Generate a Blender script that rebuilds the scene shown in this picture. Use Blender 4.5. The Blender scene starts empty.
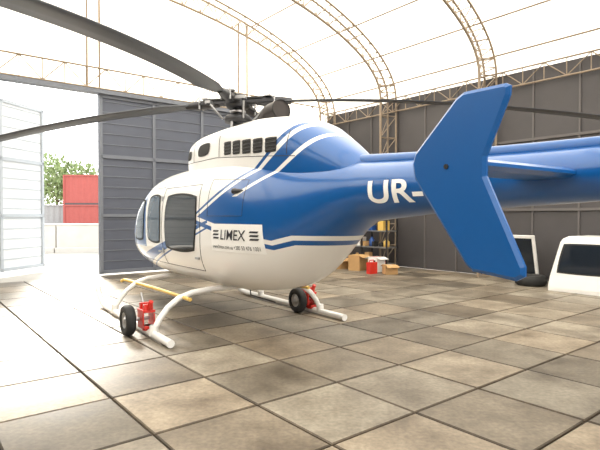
import bpy, bmesh, math, random
from mathutils import Vector, Matrix, Euler
random.seed(7)
scene=bpy.context.scene
try:
    scene.view_settings.view_transform='Standard'
except Exception: pass

# ---------------------------------------------------------------- materials
def new_mat(name):
    m=bpy.data.materials.new(name); m.use_nodes=True
    return m, m.node_tree.nodes, m.node_tree.links
def pbr(name,col,rough=.5,metal=0,coat=0,noise=0,nscale=8,bump=0,spec=.5):
    m,N,L=new_mat(name); b=N['Principled BSDF']
    b.inputs['Base Color'].default_value=(*col,1); b.inputs['Roughness'].default_value=rough
    b.inputs['Metallic'].default_value=metal; b.inputs['Specular IOR Level'].default_value=spec
    if coat: b.inputs['Coat Weight'].default_value=coat; b.inputs['Coat Roughness'].default_value=.05
    tc=N.new('ShaderNodeTexCoord'); nz=N.new('ShaderNodeTexNoise'); nz.inputs['Scale'].default_value=nscale
    nz.inputs['Detail'].default_value=5
    L.new(tc.outputs['Object'],nz.inputs['Vector'])
    if noise:
        mx=N.new('ShaderNodeMix'); mx.data_type='RGBA'
        mx.inputs[6].default_value=(*[c*(1-noise) for c in col],1)
        mx.inputs[7].default_value=(*[min(1,c*(1+noise)) for c in col],1)
        L.new(nz.outputs['Fac'],mx.inputs[0]); L.new(mx.outputs[2],b.inputs['Base Color'])
    if bump:
        bp=N.new('ShaderNodeBump'); bp.inputs['Strength'].default_value=bump; bp.inputs['Distance'].default_value=.01
        L.new(nz.outputs['Fac'],bp.inputs['Height']); L.new(bp.outputs[0],b.inputs['Normal'])
    return m
BLUE=(.001,.088,.32)
M_white=pbr('white_paint',(.87,.86,.84),.3,coat=.4,noise=.03,nscale=3)
M_bluep=pbr('blue_paint',BLUE,.36,coat=.25,noise=.05,nscale=3)
M_glass=pbr('dark_glass',(.015,.02,.028),.05,spec=.42)
M_glass2=pbr('tinted_glass',(.05,.085,.13),.05,spec=.5)
M_black=pbr('black_rubber',(.018,.018,.018),.7,noise=.3,nscale=30)
M_darkmetal=pbr('dark_metal',(.06,.06,.065),.45,metal=.6,noise=.2)
M_metal=pbr('steel',(.45,.45,.46),.35,metal=.9,noise=.1)
M_blade=pbr('blade_grey',(.09,.097,.11),.5,noise=.1)
M_red=pbr('red_paint',(.62,.03,.02),.4,noise=.15)
M_yellow=pbr('yellow_paint',(.72,.48,.12),.5,noise=.1)
M_text=pbr('lettering_black',(.02,.02,.03),.5)
M_textw=pbr('lettering_white',(.92,.92,.91),.4)
M_truss=pbr('truss_paint',(.29,.225,.16),.6,noise=.15)
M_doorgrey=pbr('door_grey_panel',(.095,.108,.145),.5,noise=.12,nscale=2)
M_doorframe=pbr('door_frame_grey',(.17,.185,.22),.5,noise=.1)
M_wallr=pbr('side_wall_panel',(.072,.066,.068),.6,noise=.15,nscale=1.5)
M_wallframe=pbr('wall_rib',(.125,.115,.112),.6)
M_doorhaze=pbr('door_haze_tint_panel',(.66,.69,.71),.6,noise=.05,nscale=2)  # open leaf: glare haze from the doorway put into a pale base colour
M_doorhaze2=pbr('door_haze_tint_frame',(.42,.46,.50),.6,noise=.05,nscale=2)  # frame of the same leaf, lightened in colour to stand in for haze
M_card=pbr('cardboard',(.50,.30,.13),.8,noise=.15)
M_conc=pbr('pale_concrete',(.50,.48,.44),.9,noise=.15,nscale=3,bump=.3)
M_ground=pbr('yard_ground',(.40,.38,.34),.95,noise=.25,nscale=.6)
M_cont=pbr('container_red',(.30,.06,.05),.6,noise=.15)
M_cont2=pbr('container_grey',(.25,.25,.25),.6,noise=.15)
M_leaf=pbr('foliage',(.20,.26,.11),.9,noise=.5,nscale=4,bump=.5)
M_bark=pbr('bark',(.12,.08,.05),.9,noise=.3)
M_blueitem=pbr('blue_plastic',(.03,.10,.35),.4)
M_green=pbr('green_plastic',(.05,.25,.08),.4)

# livery shader (object coordinates)
def livery():
    m,N,L=new_mat('livery_paint'); b=N['Principled BSDF']
    b.inputs['Roughness'].default_value=.28; b.inputs['Coat Weight'].default_value=.5; b.inputs['Coat Roughness'].default_value=.05
    tc=N.new('ShaderNodeTexCoord'); sp=N.new('ShaderNodeSeparateXYZ'); L.new(tc.outputs['Object'],sp.inputs[0])
    X=sp.outputs[0]; Z=sp.outputs[2]
    def op(o,a,c=None):
        n=N.new('ShaderNodeMath'); n.operation=o
        for i,v in enumerate((a,c)):
            if v is None: continue
            if isinstance(v,(int,float)): n.inputs[i].default_value=v
            else: L.new(v,n.inputs[i])
        return n.outputs[0]
    def AND(a,c): return op('MULTIPLY',a,c)
    def OR(a,c): return op('MAXIMUM',a,c)
    lt=lambda a,c: op('LESS_THAN',a,c); gt=lambda a,c: op('GREATER_THAN',a,c)
    dz=op('SUBTRACT',Z,1.5)
    f=op('SUBTRACT',op('ADD',op('ADD',X,op('MULTIPLY',dz,2.6)),.35),op('MULTIPLY',op('MULTIPLY',dz,dz),.85))
    L1=op('ADD',op('MULTIPLY',op('ADD',X,.75),.17),1.42)
    L2=op('MINIMUM',op('ADD',op('MULTIPLY',op('ADD',X,1.8),-.25),1.24),1.30)
    Lo=op('MAXIMUM',L1,L2)
    g=op('SUBTRACT',Z,Lo)
    front=OR(lt(f,0),AND(gt(f,.10),lt(f,.18)))
    s_in=AND(gt(f,-.38),lt(f,-.29)); s_in=AND(s_in,gt(Z,1.72))
    front=AND(front,op('SUBTRACT',1,s_in))
    vert=OR(gt(g,0),AND(lt(g,-.05),gt(g,-.10)))
    blue=AND(front,vert)
    q=op('SUBTRACT',Z,op('SUBTRACT',1.43,op('MULTIPLY',op('ADD',X,.6),.25)))
    wd=op('ADD',.018,op('MULTIPLY',op('ADD',X,.6),.028))
    sw=OR(lt(op('ABSOLUTE',q),wd),AND(gt(op('ADD',q,wd),-.07),lt(op('ADD',q,wd),-.045)))
    sw=AND(sw,gt(X,-.62))
    blue=OR(blue,sw)
    blue=OR(blue,AND(AND(gt(X,1.66),gt(Z,1.02)),lt(op('ADD',Z,op('MULTIPLY',op('SUBTRACT',X,1.66),.22)),1.92)))
    mx=N.new('ShaderNodeMix'); mx.data_type='RGBA'
    mx.inputs[6].default_value=(.87,.86,.84,1); mx.inputs[7].default_value=(*BLUE,1)
    L.new(blue,mx.inputs[0]); L.new(mx.outputs[2],b.inputs['Base Color'])
    return m
M_liv=livery()

def fabric(name,warm=(.95,.905,.82)):
    m,N,L=new_mat(name); b=N['Principled BSDF']; out=N['Material Output']; N.remove(b)
    d=N.new('ShaderNodeBsdfDiffuse'); t=N.new('ShaderNodeBsdfTranslucent'); mix=N.new('ShaderNodeMixShader')
    tc=N.new('ShaderNodeTexCoord'); nz=N.new('ShaderNodeTexNoise'); nz.inputs['Scale'].default_value=.5
    L.new(tc.outputs['Object'],nz.inputs['Vector'])
    mx=N.new('ShaderNodeMix'); mx.data_type='RGBA'
    mx.inputs[6].default_value=(*[c*.90 for c in warm],1); mx.inputs[7].default_value=(*warm,1)
    L.new(nz.outputs['Fac'],mx.inputs[0])
    L.new(mx.outputs[2],d.inputs[0]); L.new(mx.outputs[2],t.inputs[0])
    mix.inputs[0].default_value=.66
    L.new(d.outputs[0],mix.inputs[1]); L.new(t.outputs[0],mix.inputs[2]); L.new(mix.outputs[0],out.inputs[0])
    return m
M_fabric=fabric('tent_fabric')

def floor_mat():
    m,N,L=new_mat('concrete_slabs'); b=N['Principled BSDF']
    at=N.new('ShaderNodeAttribute'); at.attribute_name='slab'
    tc=N.new('ShaderNodeTexCoord')
    n1=N.new('ShaderNodeTexNoise'); n1.inputs['Scale'].default_value=1.8; n1.inputs['Detail'].default_value=9; n1.inputs['Roughness'].default_value=.66
    n2=N.new('ShaderNodeTexNoise'); n2.inputs['Scale'].default_value=28; n2.inputs['Detail'].default_value=4
    L.new(tc.outputs['Object'],n1.inputs['Vector']); L.new(tc.outputs['Object'],n2.inputs['Vector'])
    r1=N.new('ShaderNodeValToRGB'); e=r1.color_ramp.elements
    e[0].position=.28; e[0].color=(.105,.080,.055,1); e[1].position=.72; e[1].color=(.40,.345,.265,1)
    L.new(n1.outputs['Fac'],r1.inputs[0])
    mu=N.new('ShaderNodeMix'); mu.data_type='RGBA'; mu.blend_type='MULTIPLY'; mu.inputs[0].default_value=1
    L.new(r1.outputs[0],mu.inputs[6]); L.new(at.outputs['Color'],mu.inputs[7])
    r2=N.new('ShaderNodeValToRGB'); e=r2.color_ramp.elements
    e[0].position=.3; e[0].color=(.76,.76,.76,1); e[1].position=.7; e[1].color=(1.14,1.14,1.14,1)
    L.new(n2.outputs['Fac'],r2.inputs[0])
    m2=N.new('ShaderNodeMix'); m2.data_type='RGBA'; m2.blend_type='MULTIPLY'; m2.inputs[0].default_value=1
    L.new(mu.outputs[2],m2.inputs[6]); L.new(r2.outputs[0],m2.inputs[7])
    L.new(m2.outputs[2],b.inputs['Base Color'])
    mr=N.new('ShaderNodeMapRange'); mr.inputs[3].default_value=.30; mr.inputs[4].default_value=.68
    L.new(n1.outputs['Fac'],mr.inputs[0]); L.new(mr.outputs[0],b.inputs['Roughness'])
    bp=N.new('ShaderNodeBump'); bp.inputs['Strength'].default_value=.3; bp.inputs['Distance'].default_value=.005
    L.new(n2.outputs['Fac'],bp.inputs['Height']); L.new(bp.outputs[0],b.inputs['Normal'])
    return m
M_floor=floor_mat()

# ---------------------------------------------------------------- mesh builder
class MB:
    def __init__(s,mats): s.v=[];s.f=[];s.mi=[];s.mats=mats;s.sm=[]
    def add(s,vs,fs,mi=0,smooth=False):
        o=len(s.v); s.v+= [tuple(v) for v in vs]
        for f in fs: s.f.append([i+o for i in f]); s.mi.append(mi); s.sm.append(smooth)
    def box(s,c,d,mi=0,rot=None):
        c=Vector(c); vs=[]
        for sx in(-.5,.5):
            for sy in(-.5,.5):
                for sz in(-.5,.5):
                    p=Vector((sx*d[0],sy*d[1],sz*d[2]))
                    if rot is not None: p=rot@p
                    vs.append(c+p)
        s.add(vs,[(0,1,3,2),(4,6,7,5),(0,4,5,1),(2,3,7,6),(0,2,6,4),(1,5,7,3)],mi)
    def sweep(s,pts,r,seg=10,mi=0,cap=True):
        pts=[Vector(p) for p in pts]; n=len(pts)
        rr=r if isinstance(r,(list,tuple)) else [r]*n
        vs=[];fs=[];up=None
        for i,p in enumerate(pts):
            t=(pts[min(i+1,n-1)]-pts[max(i-1,0)]).normalized()
            if up is None:
                up=Vector((0,0,1)) if abs(t.z)<.9 else Vector((1,0,0))
            a=(up-t*up.dot(t)).normalized(); up=a; b=t.cross(a)
            for k in range(seg):
                th=2*math.pi*k/seg
                vs.append(p+(a*math.cos(th)+b*math.sin(th))*rr[i])
        for i in range(n-1):
            for k in range(seg):
                k2=(k+1)%seg
                fs.append((i*seg+k,i*seg+k2,(i+1)*seg+k2,(i+1)*seg+k))
        s.add(vs,fs,mi,True)
        if cap:
            s.add(vs[:seg],[tuple(range(seg))[::-1]],mi); s.add(vs[-seg:],[tuple(range(seg))],mi)
    def cyl(s,p,q,r,seg=16,mi=0): s.sweep([p,q],r,seg,mi)
    def lathe(s,c,axis,prof,seg=24,mi=0):
        axis=Vector(axis).normalized(); up=Vector((0,0,1)) if abs(axis.z)<.9 else Vector((1,0,0))
        a=(up-axis*up.dot(axis)).normalized(); b=axis.cross(a); c=Vector(c); vs=[];fs=[]
        for h,r in prof:
            for k in range(seg):
                th=2*math.pi*k/seg; vs.append(c+axis*h+(a*math.cos(th)+b*math.sin(th))*r)
        for i in range(len(prof)-1):
            for k in range(seg):
                k2=(k+1)%seg; fs.append((i*seg+k,i*seg+k2,(i+1)*seg+k2,(i+1)*seg+k))
        s.add(vs,fs,mi,True)
    def build(s,name,parent=None,bevel=0,recalc=True):
        me=bpy.data.meshes.new(name); me.from_pydata(s.v,[],s.f)
        for m in s.mats: me.materials.append(m)
        for i,p in enumerate(me.polygons): p.material_index=s.mi[i]; p.use_smooth=s.sm[i]
        if recalc:
            bm=bmesh.new(); bm.from_mesh(me); bmesh.ops.recalc_face_normals(bm,faces=bm.faces); bm.to_mesh(me); bm.free()
        o=bpy.data.objects.new(name,me); scene.collection.objects.link(o)
        if parent: o.parent=parent
        if bevel:
            b=o.modifiers.new('bevel','BEVEL'); b.width=bevel; b.segments=2; b.limit_method='ANGLE'
        return o

# ================================================================ HELICOPTER
heli=bpy.data.objects.new('helicopter',None); scene.collection.objects.link(heli)
heli.location=(-.87,7.02,0); heli.rotation_euler=(0,0,math.atan2(.82,-.572))

class Loft:
    def __init__(s,rows): s.r=sorted(rows)
    def at(s,x):
        r=s.r; x=max(r[0][0],min(r[-1][0],x)); i=0
        while i<len(r)-2 and x>r[i+1][0]: i+=1
        x0,x1=r[i][0],r[i+1][0]; h=x1-x0; t=(x-x0)/h; out=[]
        for k in range(1,5):
            def tan(j):
                if j==0: return (r[1][k]-r[0][k])/(r[1][0]-r[0][0])
                if j==len(r)-1: return (r[j][k]-r[j-1][k])/(r[j][0]-r[j-1][0])
                a=(r[j][k]-r[j-1][k])/(r[j][0]-r[j-1][0]); b=(r[j+1][k]-r[j][k])/(r[j+1][0]-r[j][0])
                return 0 if a*b<=0 else 2*a*b/(a+b)
            m0,m1=tan(i),tan(i+1)
            out.append((2*t**3-3*t*t+1)*r[i][k]+(t**3-2*t*t+t)*h*m0+(-2*t**3+3*t*t)*r[i+1][k]+(t**3-t*t)*h*m1)
        return out
    def Y(s,x,z):
        zb,zt,w,n=s.at(x); c=(zb+zt)/2; h=(zt-zb)/2; q=min(1,abs((z-c)/h))
        return w*(max(0,1-q**n))**(1/n)
    def Z(s,x,y):
        zb,zt,w,n=s.at(x); c=(zb+zt)/2; h=(zt-zb)/2; q=min(1,abs(y/w))
        return c+h*(max(0,1-q**n))**(1/n)
    def mesh(s,mb,xs,seg=56,mi=0):
        vs=[];fs=[]
        for x in xs:
            zb,zt,w,n=s.at(x); c=(zb+zt)/2; h=(zt-zb)/2
            for k in range(seg):
                th=2*math.pi*(k+.5)/seg; co,si=math.cos(th),math.sin(th)
                vs.append((x,w*math.copysign(abs(co)**(2/n),co),c+h*math.copysign(abs(si)**(2/n),si)))
        for i in range(len(xs)-1):
            for k in range(seg):
                k2=(k+1)%seg; fs.append((i*seg+k,i*seg+k2,(i+1)*seg+k2,(i+1)*seg+k))
        fs.append(tuple(range(seg))); fs.append(tuple(range((len(xs)-1)*seg,len(xs)*seg)))
        mb.add(vs,fs,mi,True)
body=Loft([(3.28,1.02,1.08,.04,2),(3.24,.93,1.17,.18,2.1),(3.10,.83,1.33,.37,2.2),(2.85,.74,1.53,.56,2.4),(2.5,.66,1.78,.69,2.6),(2.1,.61,2.00,.75,2.8),
 (1.7,.58,2.13,.77,3.0),(1.2,.565,2.19,.775,3.1),(.6,.56,2.21,.77,3.1),(-.1,.56,2.21,.76,3.0),(-.8,.57,2.20,.745,2.9),
 (-1.25,.62,2.17,.715,2.7),(-1.6,.73,2.14,.65,2.5),(-1.9,.90,2.11,.56,2.3),(-2.2,1.12,2.08,.45,2.2),(-2.5,1.33,2.05,.355,2.1),(-2.8,1.45,2.02,.29,2),
 (-4.75,1.59,1.94,.185,2),(-6.35,1.66,1.93,.13,2)])
def frange(a,b,n): return [a+(b-a)*i/(n-1) for i in range(n)]
mb=MB([M_liv]); body.mesh(mb,frange(3.28,2.9,12)+frange(2.85,-2.9,90)+frange(-3.1,-6.35,20),72); mb.build('fuselage',heli)
cowl=Loft([(1.05,2.06,2.18,.10,2.2),(.98,2.02,2.36,.28,2.6),(.86,2.0,2.53,.38,3.2),(.66,1.9,2.62,.44,3.8),(.3,1.8,2.65,.47,4.2),(-.4,1.8,2.66,.49,4.4),(-1.0,1.75,2.66,.50,4.2),
 (-1.5,1.7,2.63,.48,3.6),(-1.9,1.65,2.52,.42,3),(-2.25,1.65,2.34,.33,2.5),(-2.55,1.7,2.15,.24,2.1),(-2.7,1.75,2.03,.15,2)])
mb=MB([M_liv]); cowl.mesh(mb,frange(1.05,-2.7,70),72); mb.build('engine_cowling',heli)
sp=Loft([(-2.2,1.92,2.16,.11,2.2),(-2.6,1.92,2.10,.10,2.4),(-4.75,1.86,1.995,.07,2.6),(-6.2,1.85,1.98,.06,2.6)])
mb=MB([M_bluep]); sp.mesh(mb,frange(-2.2,-6.2,20),20); mb.build('driveshaft_cover',heli)

def patch(mb,func,corners,mi,rnd=.3,off=.006,n=14):
    vs=[];fs=[]
    for j in range(n+1):
        for i in range(n+1):
            u=-1+2*i/n; v=-1+2*j/n
            U=u*math.sqrt(1-v*v/2)*(rnd)+u*(1-rnd); V=v*math.sqrt(1-u*u/2)*(rnd)+v*(1-rnd)
            a=(1-U)*(1-V)/4; b=(1+U)*(1-V)/4; c=(1+U)*(1+V)/4; d=(1-U)*(1+V)/4
            A=sum(w*k[0] for w,k in zip((a,b,c,d),corners)); B=sum(w*k[1] for w,k in zip((a,b,c,d),corners))
            vs.append(func(A,B,off))
    for j in range(n):
        for i in range(n):
            q=j*(n+1)+i; fs.append((q,q+1,q+n+2,q+n+1))
    mb.add(vs,fs,mi,True)
def side(l,sg): return lambda x,z,off:(x,sg*(l.Y(x,z)+off),z)
def top(l): return lambda x,y,off:(x,y,l.Z(x,y)+off)
mb=MB([M_glass,M_white,M_glass2,M_black])
def grow(c,g):
    cx=sum(p[0] for p in c)/4; cz=sum(p[1] for p in c)/4
    return [(p[0]+math.copysign(g,p[0]-cx),p[1]+math.copysign(g,p[1]-cz)) for p in c]
wins=[([(.80,1.04),(-.24,1.04),(-.32,1.76),(.74,1.80)],0),
      ([(1.56,1.14),(1.0,1.10),(1.0,1.80),(1.50,1.80)],2),
      ([(2.38,1.14),(1.80,1.12),(1.74,1.76),(2.10,1.70)],2)]
for sg in(1,-1):
    for c,mi in wins:
        patch(mb,side(body,sg),grow(c,.028),3,.35,.004)
        patch(mb,side(body,sg),c,mi,.35,.009)
    patch(mb,top(body),[(3.02,.05*sg),(2.1,.05*sg),(2.1,.50*sg),(2.85,.36*sg)],0,.3,.008)
    patch(mb,lambda x,y,o:(x,y,body.at(x)[0]+(body.at(x)[1]-body.Z(x,y))-o),[(2.95,.08*sg),(2.5,.08*sg),(2.5,.35*sg),(2.85,.28*sg)],0,.5,.006)
mb.build('cabin_windows',heli,recalc=False)
mb=MB([M_darkmetal])
def seam(pts,l=body,sgs=(1,-1),r=.005):
    for sg in sgs:
        P=[]
        for i in range(len(pts)-1):
            for k in range(8):
                t=k/8; P.append((pts[i][0]*(1-t)+pts[i+1][0]*t,pts[i][1]*(1-t)+pts[i+1][1]*t))
        P.append(pts[-1])
        mb.sweep([(x,sg*(l.Y(x,z)+.001),z) for x,z in P],r,5)
seam([(.9,.80),(.93,1.3),(.86,1.90),(-.35,1.90),(-.42,1.3),(-.36,.80),(.9,.80)],r=.004)
seam([(2.38,.95),(2.3,1.55),(1.75,1.92),(.92,1.92)],r=.004); seam([(2.38,.95),(2.1,.82),(.92,.80)],r=.004)
seam([(-.62,1.5),(-.62,1.95),(-1.4,1.9),(-1.4,1.5),(-.62,1.5)],r=.003)
seam([(.9,2.26),(-.35,2.25),(-2.0,2.12)],cowl,r=.004)
seam([(-.42,2.25),(-.42,2.52)],cowl,r=.004); seam([(.45,2.26),(.45,2.52)],cowl,r=.004)
seam([(-1.88,2.15),(-1.88,2.40)],cowl,r=.004)
mb.build('panel_seams',heli)
mb=MB([M_metal,M_black])
for sg in(1,-1):
    for (x,z) in((-.28,.96),(1.02,.98)):
        y=sg*(body.Y(x,z)+.012); mb.box((x,y,z),(.11,.02,.028),0)
    for z in(1.0,1.75): mb.box((.90,sg*(body.Y(.9,z)+.006),z),(.05,.02,.07),0)
mb.build('door_handles',heli)
mb=MB([M_black,M_white,M_darkmetal])
for sg in(1,-1):
    for i in range(5):
        x=-.58-i*.24; zc=2.34-i*.016
        patch(mb,side(cowl,sg),[(x,zc-.085),(x-.19,zc-.09),(x-.19,zc+.075),(x,zc+.08)],0,.15,.006,6)
        for k in range(4):
            z=zc-.06+k*.04
            mb.sweep([(x-.005,sg*(cowl.Y(x,z)+.008),z),(x-.185,sg*(cowl.Y(x-.185,z)+.008),z)],.006,5,2)
    patch(mb,side(cowl,sg),[(.30,2.31),(-.1,2.31),(-.16,2.48),(.25,2.48)],0,.6,.006,10)
    patch(mb,side(cowl,sg),[(.78,2.30),(.56,2.30),(.54,2.44),(.72,2.42)],0,.6,.006,10)
    mb.sweep([(-1.15,sg*(body.Y(-1.15,1.78)-.02),1.78),(-1.22,sg*(body.Y(-1.22,1.78)+.02),1.78),(-1.36,sg*(body.Y(-1.36,1.78)-.01),1.78)],[.03,.035,.01],8,2)
mb.build('cowling_vents',heli)
M_exh=pbr('exhaust_metal',(.045,.038,.036),.5,metal=.5,noise=.3)
mb=MB([M_exh,M_black])
mb.sweep([(-.74,0,2.58),(-.82,0,2.70),(-.94,.0,2.77),(-1.12,0,2.79)],[.13,.14,.14,.13],18,0)
mb.lathe((-1.12,0,2.79),(-1,0,.15),[(0,.13),(.02,.125),(-.06,.105),(-.06,0)],18,1)
mb.build('exhaust_stack',heli)

def text_on(name,txt,x0,zc,hgt,width,mat,l,off,shear=0,bold=0):
    cu=bpy.data.curves.new(name,'FONT'); cu.body=txt; cu.size=1; cu.shear=shear; cu.offset=bold
    o=bpy.data.objects.new(name+'_tmp',cu); scene.collection.objects.link(o)
    dg=bpy.context.evaluated_depsgraph_get(); me=bpy.data.meshes.new_from_object(o.evaluated_get(dg))
    bpy.data.objects.remove(o)
    bm=bmesh.new(); bm.from_mesh(me)
    bmesh.ops.triangulate(bm,faces=bm.faces)
    for it in range(2):
        ed=[e for e in bm.edges if e.calc_length()>.15]
        if ed: bmesh.ops.subdivide_edges(bm,edges=ed,cuts=1); bmesh.ops.triangulate(bm,faces=bm.faces)
    xs=[v.co.x for v in bm.verts]; ys=[v.co.y for v in bm.verts]
    a,b,c,d=min(xs),max(xs),min(ys),max(ys)
    for v in bm.verts:
        x=x0-(v.co.x-a)/(b-a)*width; z=zc+((v.co.y-c)/(d-c)-.5)*hgt
        v.co=Vector((x,l.Y(x,z)+off,z))
    bm.to_mesh(me); bm.free(); me.materials.clear(); me.materials.append(mat)
    ob=bpy.data.objects.new(name,me); scene.collection.objects.link(ob); ob.parent=heli
text_on('registration_lettering','UR-CG',-2.97,1.71,.20,1.12,M_textw,body,.008,bold=.02)
mb=MB([M_textw,M_text])
patch(mb,side(body,1),[(-.74,1.09),(-1.72,1.09),(-1.72,1.41),(-.74,1.41)],0,.02,.005,16)
for z in(1.245,1.285,1.325):
    patch(mb,side(body,1),[(-.79,z-.010),(-.92,z-.010),(-.94,z+.010),(-.81,z+.010)],1,0,.010,4)
    patch(mb,side(body,1),[(-1.52,z-.010),(-1.65,z-.010),(-1.67,z+.010),(-1.54,z+.010)],1,0,.010,4)
mb.build('name_panel',heli,recalc=False)
text_on('name_lettering','LIMEX',-.97,1.285,.115,.50,M_text,body,.010,shear=.15,bold=.006)
text_on('contact_lettering','www.limex.com.ua +380 50 476 1001',-.78,1.145,.045,.88,M_text,body,.010)

# landing gear
mb=MB([M_white,M_metal])
for sg in(1,-1):
    y=1.28*sg
    mb.sweep([(-.80,y,.052),(-.78,y,.052),(0,y,.052),(1.0,y,.052),(2.0,y,.052),(2.2,y,.06),(2.38,y,.10),(2.52,y,.19),(2.60,y,.30)],.048,12)
    mb.box((.6,y,.015),(2.4,.07,.03),1)
for x in(1.55,-.22):
    prof=[(1.29,.06),(1.26,.13),(1.20,.24),(1.10,.36),(.96,.46),(.78,.52),(.5,.545),(0,.55)]
    P=[(x,a,b) for a,b in prof]+[(x,-a,b) for a,b in prof[::-1][1:]]
    mb.sweep(P,.037,12)
    for sg in(1,-1): mb.cyl((x,1.285*sg,.03),(x,1.275*sg,.16),.055,14)
mb.build('landing_skids',heli)
mb=MB([M_yellow,M_white])
for sg in(1,-1):
    mb.sweep([(2.15,1.02*sg,.43),(2.1,.98*sg,.46),(.6,.92*sg,.47),(-.45,.90*sg,.47)],.024,10)
mb.build('boarding_steps',heli)
def wheelkit(name,x,yw,ys,sx=1):
    mb=MB([M_black,M_metal,M_red])
    prof=[(-.05,.10),(-.062,.14),(-.058,.172),(-.035,.19),(0,.195),(.035,.19),(.058,.172),(.062,.14),(.05,.10)]
    mb.lathe((x,yw,.195),(0,1,0),prof,32,0)
    mb.lathe((x,yw,.195),(0,1,0),[(-.056,.0),(-.056,.03),(-.035,.045),(-.03,.085),(-.05,.105),(.05,.105),(.03,.085),(.035,.045),(.056,.03),(.056,0)],24,1)
    s=1 if yw>ys else -1
    mb.cyl((x,yw,.195),(x,ys-s*.05,.195),.022,12,1)
    mb.box((x-.02,ys+s*.065,.20),(.22,.018,.24),2); mb.box((x-.02,ys-s*.075,.17),(.22,.018,.20),2)
    mb.box((x-.02,ys-s*.005,.30),(.24,.16,.03),2)
    mb.box((x-.10,ys,.34),(.05,.12,.10),2); mb.box((x+.06,ys,.35),(.06,.10,.08),2)
    mb.cyl((x-.10,ys,.30),(x-.17,ys-.02*s,.43),.03,12,2)
    mb.cyl((x-.12,ys,.07),(x-.12,ys,.13),.075,14,2)
    mb.box((x-.13,ys-.0,.115),(.16,.15,.03),2)
    mb.cyl((x+.06,ys,.36),(x+.16,ys,.50),.014,8,1)
    mb.build(name,heli,bevel=.004)
wheelkit('ground_handling_wheel_port',.10,1.50,1.28)
wheelkit('ground_handling_wheel_starboard',.12,-1.10,-1.28)

# tail surfaces
def prism(mb,outline,thick,axis,center,mi=0,inset=.045):
    n=len(outline); vs=[]
    area=sum(outline[i][0]*outline[(i+1)%n][1]-outline[(i+1)%n][0]*outline[i][1] for i in range(n))
    sgn=1 if area>0 else -1
    ins=[]
    for i in range(n):
        p0=Vector(outline[i-1]);p=Vector(outline[i]);p1=Vector(outline[(i+1)%n])
        e0=(p-p0).normalized();e1=(p1-p).normalized()
        n0=Vector((-e0.y,e0.x))*sgn;n1=Vector((-e1.y,e1.x))*sgn
        m=(n0+n1).normalized(); d=inset/max(.45,m.dot(n0)); ins.append(p+m*d)
    for (x,z) in ins: vs.append((x,-thick/2,z))
    for (x,z) in outline: vs.append((x,-thick*.15,z))
    for (x,z) in outline: vs.append((x,thick*.15,z))
    for (x,z) in ins: vs.append((x,thick/2,z))
    if axis=='z': vs=[(v[0],v[2],v[1]) for v in vs]
    vs=[Vector(v)+Vector(center) for v in vs]
    fs=[]
    for r in range(3):
        for i in range(n):
            j=(i+1)%n; fs.append((r*n+i,r*n+j,(r+1)*n+j,(r+1)*n+i))
    fs.append(tuple(range(n))[::-1]); fs.append(tuple(range(3*n,4*n)))
    mb.add(vs,fs,mi)
fin=[(-4.25,1.80),(-4.265,1.72),(-4.32,1.64),(-4.62,1.245),(-4.66,1.215),(-4.90,1.19),(-4.945,1.215),(-4.945,1.26),(-4.735,1.70),(-4.735,1.80),(-4.86,2.08),(-4.865,2.125),(-4.84,2.14),(-4.60,2.145),(-4.55,2.12),(-4.27,1.86)]
mb=MB([M_bluep,M_black])
for sg in(1,-1):
    prism(mb,fin,.04,'y',(0,1.10*sg,0),inset=.018)
prism(mb,[(-4.36,1.07),(-4.36,-1.07),(-4.72,-1.07),(-4.72,1.07)],.06,'z',(0,0,1.765))
mb.cyl((-4.50,1.05,1.765),(-4.50,1.128,1.765),.014,10,1)
mb.build('horizontal_stabiliser',heli)
mb=MB([M_bluep,M_white])
prism(mb,[(-5.75,1.90),(-6.35,2.75),(-6.70,2.80),(-6.45,1.85),(-6.60,1.05),(-6.35,1.05),(-5.85,1.65)],.07,'y',(0,-.08,0))
mb.sweep([(-6.2,-.08,1.15),(-6.4,-.08,.95),(-6.62,-.08,.92)],.02,8,1)
mb.build('vertical_fin',heli)
mb=MB([M_blade,M_darkmetal])
mb.lathe((-6.25,.10,1.85),(0,1,0),[(0,.0),(0,.10),(.12,.09),(.26,.05),(.26,0)],16,1)
for a in(20,200):
    c,s=math.cos(math.radians(a)),math.sin(math.radians(a))
    R=Matrix.Rotation(-math.radians(a),3,'Y')
    mb.box((-6.25+c*.45,.32,1.85+s*.45),(.75,.015,.14),0,R)
mb.build('tail_rotor',heli)

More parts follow.
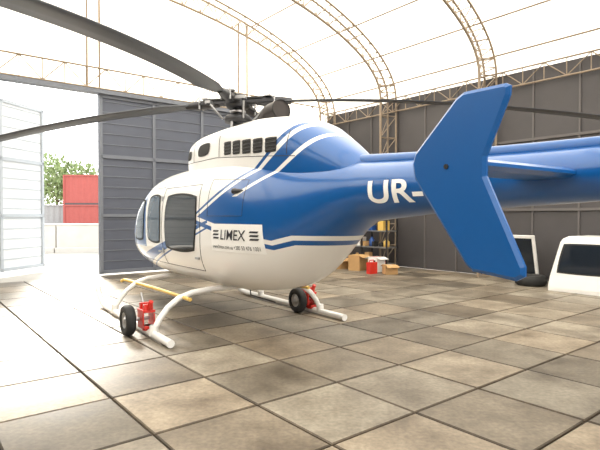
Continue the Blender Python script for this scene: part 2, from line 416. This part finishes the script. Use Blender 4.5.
# main rotor
ZH=3.08
mb=MB([M_darkmetal,M_metal,M_black])
mb.lathe((0,0,0),(0,0,1),[(2.5,.16),(2.66,.15),(2.70,.12),(2.74,.06),(3.2,.05),(3.22,0)],24,1)
mb.lathe((0,0,2.80),(0,0,1),[(0,.06),(0,.17),(.03,.19),(.07,.19),(.10,.15),(.12,.06)],28,0)
mb.lathe((0,0,2.93),(0,0,1),[(0,.05),(0,.11),(.04,.11),(.05,.05)],20,1)
mb.lathe((0,0,3.00),(0,0,1),[(0,.05),(0,.14),(.03,.17),(.13,.17),(.15,.12),(.19,.10),(.20,0)],28,0)
angs=[135.5,41.1,-48.9,-138.9]
for a in angs:
    ra=math.radians(a); R=Matrix.Rotation(ra,3,'Z')
    T=lambda p:R@Vector(p)
    mb.box(T((.30,0,ZH)),(.50,.16,.035),0,R)
    mb.box(T((.30,0,ZH+.05)),(.30,.12,.03),2,R)
    mb.sweep([T((.28,0,ZH)),T((.42,0,ZH)),T((.62,0,ZH-.008)),T((.78,0,ZH-.013))],[.05,.07,.065,.04],12,0)
    mb.box(T((.46,.0,ZH+.065)),(.09,.20,.02),1,R)
    mb.cyl(T((.55,.06,ZH-.07)),T((.55,.06,ZH+.07)),.015,8,1); mb.cyl(T((.55,-.06,ZH-.07)),T((.55,-.06,ZH+.07)),.015,8,1)
    mb.box(T((.36,.14,ZH-.01)),(.08,.16,.04),1,R)
    mb.sweep([T((.17,.13,2.84)),T((.36,.19,ZH-.01))],.014,8,1)
    mb.lathe(T((.36,.19,ZH-.02)),(0,0,1),[(-.03,.0),(-.03,.03),(.03,.03),(.03,0)],10,0)
for a in(0,120,240):
    ra=math.radians(a); mb.sweep([(.16*math.cos(ra),.16*math.sin(ra),2.6),(.15*math.cos(ra),.15*math.sin(ra),2.82)],.018,8,1)
mb.build('rotor_hub',heli)
mb=MB([M_blade,M_metal])
for a in angs:
    ra=math.radians(a); R=Matrix.Rotation(ra,3,'Z')
    prof=[(.10,0),(.085,.012),(.04,.018),(-.03,.014),(-.17,.002),(-.17,-.002),(-.03,-.012),(.04,-.014),(.085,-.010)]
    vs=[];fs=[];rs=[.70,.80,.95]+frange(1.1,5.33,22); n=len(prof)
    for r in rs:
        k=min(1,max(.45,.45+(r-.70)/.4*.55)); tw=math.radians(9-r*1.6)
        z0=ZH-.0205*r*r
        for (yy,zz) in prof:
            y=yy*k; z=zz*(1.2 if r<1 else 1)
            vs.append(R@Vector((r,y*math.cos(tw)-z*math.sin(tw),z0+y*math.sin(tw)+z*math.cos(tw))))
    for i in range(len(rs)-1):
        for j in range(n):
            j2=(j+1)%n; fs.append((i*n+j,i*n+j2,(i+1)*n+j2,(i+1)*n+j))
    fs.append(tuple(range(n))); fs.append(tuple(range((len(rs)-1)*n,len(rs)*n)))
    mb.add(vs,fs,0,True)
mb.build('main_rotor_blades',heli)
mb=MB([M_white,M_darkmetal,M_red])
mb.sweep([(1.6,0,2.10),(1.5,0,2.36),(1.44,0,2.38)],.012,6,0)
mb.sweep([(-.7,.2,.60),(-.72,.2,.50),(-1.3,.2,.49)],.008,6,1)
mb.build('antennas',heli)

# ================================================================ HANGAR
C=Vector((.974,17.4,0)); DS=Vector((.625,-.781,0)).normalized(); DD=Vector((-.781,-.625,0)).normalized()
def H(s,d,z=0): return C+DS*s+DD*d+Vector((0,0,z))
RH=Matrix(((DS.x,DD.x,0),(DS.y,DD.y,0),(0,0,1)))
def hbox(mb,s0,s1,d0,d1,z0,z1,mi=0):
    mb.box(H((s0+s1)/2,(d0+d1)/2,(z0+z1)/2),(s1-s0,d1-d0,z1-z0),mi,RH)
SL,W,WH,RISE=22.0,18.0,4.95,3.1
WB=4.58
A=W/2
me=bpy.data.meshes.new('floor'); vs=[];fs=[];cols=[]
ssz,dsz=22/25,18/21
ns,nd=25,21
for i in range(ns):
    for j in range(nd):
        g=.008
        s0,s1,d0,d1=i*ssz+g,(i+1)*ssz-g,j*dsz+g,(j+1)*dsz-g
        o=len(vs); zz=[-.0-random.random()*.003 for _ in range(4)]
        ch=.009
        quad=[(s0,d0),(s1,d0),(s1,d1),(s0,d1)]; qi=[(s0+ch,d0+ch),(s1-ch,d0+ch),(s1-ch,d1-ch),(s0+ch,d1-ch)]
        jit=[((random.random()-.5)*.006,(random.random()-.5)*.006) for _ in range(4)]
        for k in range(4): vs.append(H(qi[k][0]+jit[k][0],qi[k][1]+jit[k][1],zz[k]))
        for k in range(4): vs.append(H(quad[k][0]+jit[k][0],quad[k][1]+jit[k][1],zz[k]-.008))
        for k in range(4): vs.append(H(quad[k][0],quad[k][1],-.05))
        F=[(o,o+1,o+2,o+3)]+[(o+4+k,o+4+(k+1)%4,o+(k+1)%4,o+k) for k in range(4)]+[(o+8+k,o+8+(k+1)%4,o+4+(k+1)%4,o+4+k) for k in range(4)]
        b=random.uniform(.62,1.15); w=random.uniform(-.04,.05)
        if random.random()<.22: b*=.72
        cl=(b*(1+w),b,b*(1-w),1); dk=(b*.38,b*.33,b*.28,1)
        fs+=F; cols+=[cl]+[dk]*(len(F)-1)
me.from_pydata(vs,[],fs); at=me.color_attributes.new('slab','FLOAT_COLOR','CORNER')
for p in me.polygons:
    for k in p.loop_indices: at.data[k].color=cols[p.index]
me.materials.append(M_floor)
fo=bpy.data.objects.new('floor',me); scene.collection.objects.link(fo)
bm=bmesh.new(); bm.from_mesh(me); bmesh.ops.recalc_face_normals(bm,faces=bm.faces); bm.to_mesh(me); bm.free()
M_joint=pbr('joint_dirt',(.055,.042,.03),.95,noise=.3)
mb=MB([M_joint]); hbox(mb,0,SL,0,W,-.08,-.020); mb.build('floor_joint_bed')
mb=MB([M_ground]); mb.box((0,30,-.16),(160,160,.1)); mb.build('ground')

def wall_panelled(name,s0,s1,d0,d1,mats,along,inner,ribstep=.9,girts=(1.2,2.5,3.8),z1=WH,tk=.08):
    mb=MB(mats)
    hbox(mb,s0,s1,d0,d1,0,z1,0)
    n=int((s1-s0)/ribstep)
    for i in range(n+1):
        s=s0+i*ribstep; hbox(mb,s-.02,s+.02,inner-.02,inner+.03,0,z1,1)
    for z in girts: hbox(mb,s0,s1,inner-.01,inner+.05,z-.03,z+.03,1)
    return mb.build(name)
wall_panelled('wall_right',0,SL,-.1,0,[M_wallr,M_wallframe],'s',0,1.03,(1.65,3.3))
wall_panelled('wall_left',0,SL,W,W+.1,[M_wallr,M_wallframe],'s',W-.04,1.03,(1.65,3.3))
mb=MB([M_doorgrey,M_doorframe])
hbox(mb,-.1,0,0,3.4,0,WB,0); hbox(mb,-.1,0,12.0,W,0,WB,0)
for (a,b) in((0,3.4),(12.0,W)):
    z=.3
    while z<WB: hbox(mb,0,.03,a,b,z-.012,z+.012,1); z+=.32
    d=a
    while d<=b+.01: hbox(mb,0,.05,d-.03,d+.03,0,WB,1); d+=1.13
mb.build('wall_back')
def leaf(name,width,mats,origin,ang,h=WB-.06):
    mb=MB(mats)
    mb.box((width/2,0,h/2+.03),(width,.05,h),0)
    for sd in(-1,1):
        y=.04*sd
        for x in(.04,width*.333,width*.667,width-.04): mb.box((x,y,h/2+.03),(.08,.05,h),1)
        for z in(.06,h*.33,h*.66,h-.02): mb.box((width/2,y,z+.02),(width,.05,.08),1)
        z=.35
        while z<h: mb.box((width/2,.03*sd,z),(width,.02,.018),1); z+=.27
    o=mb.build(name); o.location=origin; o.rotation_euler=(0,0,ang)
    return o
a_dd=math.atan2(DD.y,DD.x)
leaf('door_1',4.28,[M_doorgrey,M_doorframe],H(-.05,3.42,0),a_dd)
leaf('door_2',4.6,[M_doorhaze,M_doorhaze2],H(-.2,12.0,0),math.radians(77))
mb=MB([M_doorframe])
hbox(mb,-.14,.10,3.30,3.42,0,WB); hbox(mb,-.14,.10,12.0,12.12,0,WB); hbox(mb,-.14,.10,0,W,WB-.02,WB+.08)
mb.build('trim_1')

NA=40
def ell(k,off=0):
    th=math.pi*k/NA
    d=A-(A-off)*math.cos(th); z=WH+(RISE-off*1.0)*math.sin(th)
    return d,z
mb=MB([M_fabric]); vs=[];fs=[]
ss=frange(-.4,SL,24)
for s in ss:
    for k in range(NA+1):
        d,z=ell(k,-.05); vs.append(H(s,d,z))
for i in range(len(ss)-1):
    for k in range(NA):
        q=i*(NA+1)+k; fs.append((q,q+1,q+NA+2,q+NA+1))
mb.add(vs,fs,0,True); mb.build('ceiling',recalc=False)
def gable(name,s,zl):
    mb=MB([M_fabric]); vs=[];fs=[]
    for k in range(NA+1):
        d,z=ell(k,-.04); vs.append(H(s,d,z)); vs.append(H(s,d,zl))
    for k in range(NA): fs.append((2*k,2*k+2,2*k+3,2*k+1))
    mb.add(vs,fs,0); mb.build(name,recalc=False)
gable('wall_back_gable',-.08,WB+.05); gable('wall_front_gable',SL,WH)
mb=MB([M_wallr]); hbox(mb,SL,SL+.1,0,4,0,WH); hbox(mb,SL,SL+.1,14,W,0,WH); mb.build('wall_front')

def truss(s,depth=.50,half=.16):
    mb=MB([M_truss])
    out=[[],[]]; inn=[]
    K=44
    for k in range(K+1):
        th=math.pi*k/K
        d=A-(A-.08)*math.cos(th); z=WH+(RISE-.08)*math.sin(th)
        d2=A-(A-.08-depth)*math.cos(th); z2=WH+(RISE-.08-depth)*math.sin(th)
        out[0].append(H(s-half,d,z)); out[1].append(H(s+half,d,z)); inn.append(H(s,d2,z2))
    left=[H(s-half,.08,z) for z in frange(0,WH-.5,8)]; right=[H(s-half,W-.08,z) for z in frange(WH-.5,0,8)]
    l2=[H(s+half,.08,z) for z in frange(0,WH-.5,8)]; r2=[H(s+half,W-.08,z) for z in frange(WH-.5,0,8)]
    li=[H(s,.08+depth,z) for z in frange(0,WH-.5,8)]; ri=[H(s,W-.08-depth,z) for z in frange(WH-.5,0,8)]
    c0=left+out[0]+right; c1=l2+out[1]+r2; ci=li+inn+ri
    mb.sweep(c0,.03,6); mb.sweep(c1,.03,6); mb.sweep(ci,.036,6)
    for i in range(len(c0)-1):
        mb.sweep([c0[i],ci[i]],.014,4,cap=False); mb.sweep([c1[i],ci[i]],.014,4,cap=False)
        mb.sweep([ci[i],c0[i+1]],.014,4,cap=False); mb.sweep([ci[i],c1[i+1]],.014,4,cap=False)
        if i%2==0: mb.sweep([c0[i],c1[i]],.012,4,cap=False)
    return mb.build('roof_truss')
for s in(.25,2.95,6.15,9.3,12.4,15.5,18.6,21.6): truss(s)
mb=MB([M_truss])
for k in range(2,NA-1,3):
    d,z=ell(k,.03); mb.sweep([H(0,d,z),H(SL,d,z)],.024,6)
mb.build('roof_purlins')
mb=MB([M_truss])
def lattice(p0,p1,up,n,r=.022):
    P=[p0.lerp(p1,i/n) for i in range(n+1)]; Q=[p+up for p in P]
    mb.sweep([P[0],P[-1]],r,6); mb.sweep([Q[0],Q[-1]],r,6)
    for i in range(n):
        mb.sweep([P[i],Q[i]],r*.6,4); mb.sweep([Q[i],P[i+1]] if i%2 else [P[i],Q[i+1]],r*.6,4)
lattice(H(0,.12,WH-.35),H(SL,.12,WH-.35),Vector((0,0,.40)),44)
lattice(H(0,W-.12,WH-.35),H(SL,W-.12,WH-.35),Vector((0,0,.40)),44)
mb.build('eave_lattice_beam')
mb=MB([M_truss])
lattice(H(.08,.3,WB+.10),H(.08,W-.3,WB+.10),Vector((0,0,.50)),36,.025)
for d in(3.35,7.7,12.06,14.9):
    z=WH+RISE*math.sqrt(1-((A-d)/A)**2)
    mb.sweep([H(.05,d,WB),H(.05,d,z-.1)],.03,6); mb.sweep([H(.05,d+.3,WB),H(.05,d+.3,z-.1)],.03,6)
mb.build('gable_lattice_beam')

# ================================================================ PROPS
rack=bpy.data.objects.new('storage_rack',None); scene.collection.objects.link(rack)
mb=MB([M_darkmetal,M_metal])
for s in(1.8,2.75,3.7):
    for d in(.72,1.15): hbox(mb,s-.02,s+.02,d-.02,d+.02,0,1.62)
for z in(.15,.62,1.08,1.54): hbox(mb,1.8,3.7,.70,1.17,z-.02,z+.015,1)
mb.build('frame',rack)
mb=MB([M_card,M_blueitem,M_red,M_white,M_green,M_black,M_yellow])
for z in(.165,.635,1.095):
    s=1.88
    while s<3.55:
        w=random.uniform(.08,.22); h=random.uniform(.10,.30); dd=random.uniform(.15,.3); mi=random.choice([0,0,1,2,3,3,5,5,5,6])
        if random.random()<.5: hbox(mb,s,s+w,1.12-dd,1.12,z,z+h,mi)
        else:
            r=w/2; mb.lathe(H(s+r,1.0,z),(0,0,1),[(0,0),(0,r),(h*.7,r),(h*.85,r*.5),(h,r*.4),(h,0)],14,mi)
        s+=w+random.uniform(.02,.12)
mb.build('goods',rack)
def carton(name,s,d,sz,mats,ang=0,z=0):
    mb=MB(mats); x,y,h=sz
    mb.box((0,0,h/2),(x,y,h),0); mb.box((0,0,h+.002),(x*.12,y*1.002,.004),1)
    mb.box((0,y/2+.06,h-.03),(x,.14,.008),0,Matrix.Rotation(-.4,3,'X')); mb.box((0,-y/2-.06,h-.03),(x,.14,.008),0,Matrix.Rotation(.4,3,'X'))
    o=mb.build(name); p=H(s,d,z); o.location=p; o.rotation_euler=(0,0,ang)
carton('cardboard_box',2.5,1.75,(.5,.4,.28),[M_card,M_yellow],.5)
carton('cardboard_box',3.15,1.7,(.45,.35,.42),[M_card,M_yellow],.9)
carton('cardboard_box',3.75,1.6,(.34,.3,.40),[M_white,M_red],.7)
carton('cardboard_box',4.35,1.75,(.32,.28,.24),[M_card,M_white],.2)
mb=MB([M_red,M_black])
mb.box((0,0,.15),(.26,.15,.30),0); mb.sweep([(-.09,0,.30),(-.09,0,.35),(.06,0,.35),(.06,0,.30)],.014,8,0); mb.cyl((.10,0,.29),(.10,0,.34),.025,12,1)
o=mb.build('jerrycan',bevel=.02); o.location=H(4.0,2.05,0); o.rotation_euler=(0,0,.7)

# pickup canopy (hard top)
cn=MB([M_white,M_glass,M_black,M_metal])
Lc=2.5; Hc=1.10
rings=[(0,Lc,.62,0),(0,Lc,.63,.08),(.03,Lc-.03,.61,.30),(.20,Lc-.20,.55,.98),(.24,Lc-.24,.52,1.05),(.32,Lc-.32,.44,Hc)]
vs=[];fs=[]
for a,b,w,z in rings: vs+=[(a,-w,z),(b,-w,z),(b,w,z),(a,w,z)]
for i in range(len(rings)-1):
    for k in range(4): k2=(k+1)%4; fs.append((i*4+k,i*4+k2,(i+1)*4+k2,(i+1)*4+k))
fs.append(tuple(range((len(rings)-1)*4,len(rings)*4))); fs.append((3,2,1,0))
cn.add(vs,fs,0)
for sg in(-1,1):
    for a,b in((.14,1.20),(1.30,2.36)):
        def q(x,z,o): 
            w=.61+(.55-.61)*(z-.30)/.68; return (x,sg*(w+o),z)
        sl=.12 if a<.5 else 0; sr=.12 if b>2 else 0
        patch(cn,q,[(a,.36),(b,.36),(b-sr,.96),(a+sl,.96)],2,.12,.004,8)
        patch(cn,q,[(a+.035,.39),(b-.035,.39),(b-.035-sr,.93),(a+.035+sl,.93)],1,.12,.009,8)
def q2(y,z,o): return (.03+.17*(z-.30)/.68-o,y,z)
patch(cn,q2,[(-.50,.38),(.50,.38),(.44,.94),(-.44,.94)],1,.15,.008,8)
cn.cyl((-.01,-.05,.20),(-.01,.05,.20),.02,8,3)
can=cn.build('pickup_canopy',bevel=.02)
can.location=H(8.25,1.45-.62,0); can.rotation_euler=(0,0,math.atan2(DS.y,DS.x))
mb=MB([M_white,M_glass])
wp=.62
mb.box((0,0,.55),(.07,.04,1.10),0); mb.box((wp,0,.55),(.07,.04,1.10),0); mb.box((wp/2,0,.035),(wp,.04,.07),0); mb.box((wp/2,0,1.065),(wp,.04,.07),0); mb.box((wp/2,0,.55),(wp-.06,.015,.98),1)
o=mb.build('window_panel',bevel=.01); o.location=H(6.95,.45,.0); o.rotation_euler=(math.radians(14),0,math.atan2(DS.y,DS.x))
mb=MB([M_black,M_metal])
mb.lathe((0,0,.11),(0,0,1),[(-.06,.16),(-.11,.20),(-.11,.27),(-.07,.315),(0,.325),(.07,.315),(.11,.27),(.11,.20),(.06,.16),(-.06,.16)],32,0)
mb.lathe((0,0,.11),(0,0,1),[(-.05,.165),(-.02,.12),(-.02,0)],24,1)
o=mb.build('spare_tyre'); o.location=H(7.65,.95,0)

# ================================================================ OUTSIDE
def container(name,loc,ang,mat):
    mb=MB([mat,M_darkmetal]); L_,W_,H_=6.06,2.44,2.6
    n=48; vs=[];fs=[]
    for sd in(-1,1):
        o=len(vs)
        for i in range(n+1):
            x=-L_/2+L_*i/n; y=sd*(W_/2-(.04 if (i//2)%2 else 0)); vs+=[(x,y,.12),(x,y,H_-.08)]
        for i in range(n): fs.append((o+2*i,o+2*i+2,o+2*i+3,o+2*i+1))
    for sd in(-1,1):
        o=len(vs)
        for i in range(21):
            y=-W_/2+W_*i/20; x=sd*(L_/2-(.04 if (i//2)%2 else 0)); vs+=[(x,y,.12),(x,y,H_-.08)]
        for i in range(20): fs.append((o+2*i,o+2*i+2,o+2*i+3,o+2*i+1))
    mb.add(vs,fs,0)
    mb.box((0,0,H_-.06),(L_,W_,.05),0); mb.box((0,0,.1),(L_,W_,.1),0)
    for sx in(-1,1):
        for sy in(-1,1): mb.box((sx*L_/2,sy*W_/2,H_/2),(.14,.14,H_),0)
    for sy in(-1,1):
        mb.box((0,sy*W_/2,H_-.06),(L_,.12,.12),0); mb.box((0,sy*W_/2,.07),(L_,.12,.14),1)
    for y in(-.8,-.3,.3,.8): mb.cyl((L_/2+.03,y,.15),(L_/2+.03,y,H_-.15),.02,8,1)
    o=mb.build(name); o.location=loc; o.rotation_euler=(0,0,ang)
container('shipping_container',(-17.6,45,-.11),math.radians(4),M_cont)
container('shipping_container',(-17.6,45,2.49),math.radians(4),M_cont)
container('shipping_container',(-24.1,45.4,-.11),math.radians(4),M_cont2)
mb=MB([M_conc])
for i in range(9):
    x=-24+i*2.05; mb.box((x,22,.50),(2.0,.30,1.22)); mb.box((x,22,-.0),(2.0,.6,.24)); mb.box((x,22,1.13),(2.0,.36,.08))
mb.build('concrete_barrier',bevel=.02)
def tree(loc,h):
    mb=MB([M_bark,M_leaf])
    mb.sweep([(0,0,-.1),(.1,0,h*.3),(0,.1,h*.55),(.1,0,h*.8)],[.22,.17,.12,.05],8,0)
    for i in range(6):
        a=random.random()*6.28; mb.sweep([(0,0,h*.35+.1*i*h*.4),(math.cos(a)*h*.2,math.sin(a)*h*.2,h*.6+i*.1)],[.07,.03],6,0)
    for i in range(1100):
        r=h*.36*random.random()**.4; a=random.random()*6.28; b=math.asin(random.uniform(-1,1))
        c=Vector((r*math.cos(a)*math.cos(b),r*math.sin(a)*math.cos(b),h*.66+r*math.sin(b)*.95)); s=random.uniform(.14,.34)
        R=Euler((random.random()*6,random.random()*6,random.random()*6)).to_matrix()
        mb.add([c+R@Vector(p)*s for p in((-1,0,0),(0,-.5,.2),(1,0,0),(0,.5,.2))],[(0,1,2,3)],1)
    o=mb.build('tree',recalc=False); o.location=loc
tree((-26.3,54,-.1),8.2); tree((-30,57,-.1),9); tree((-24,55,-.1),7.6)

# ================================================================ LIGHT
w=bpy.data.worlds.new('World'); scene.world=w; w.use_nodes=True; N=w.node_tree.nodes; L=w.node_tree.links
bg=N['Background']; bg.inputs[1].default_value=3.7
mixn=N.new('ShaderNodeMix'); mixn.data_type='RGBA'
tc=N.new('ShaderNodeTexCoord'); sx=N.new('ShaderNodeSeparateXYZ'); L.new(tc.outputs['Generated'],sx.inputs[0]); L.new(sx.outputs[2],mixn.inputs[0])
mixn.inputs[6].default_value=(1,.99,.96,1); mixn.inputs[7].default_value=(.92,.95,1,1)
L.new(mixn.outputs[2],bg.inputs[0])
sd=bpy.data.lights.new('sun','SUN'); sd.energy=13; sd.angle=math.radians(14); sd.color=(1,.95,.85)
so=bpy.data.objects.new('sun',sd); scene.collection.objects.link(so)
dirv=Vector((.36,-.72,-.50)).normalized(); so.rotation_euler=dirv.to_track_quat('-Z','Y').to_euler(); so.location=(-10,25,20)

# ================================================================ CAMERA
cd=bpy.data.cameras.new('camera'); cd.lens=30; cd.sensor_width=36; cd.clip_start=.05; cd.clip_end=500
co=bpy.data.objects.new('camera',cd); scene.collection.objects.link(co)
co.location=(0,0,1.5); co.rotation_euler=(math.radians(90-math.degrees(math.atan(9/500))),0,0)
scene.camera=co
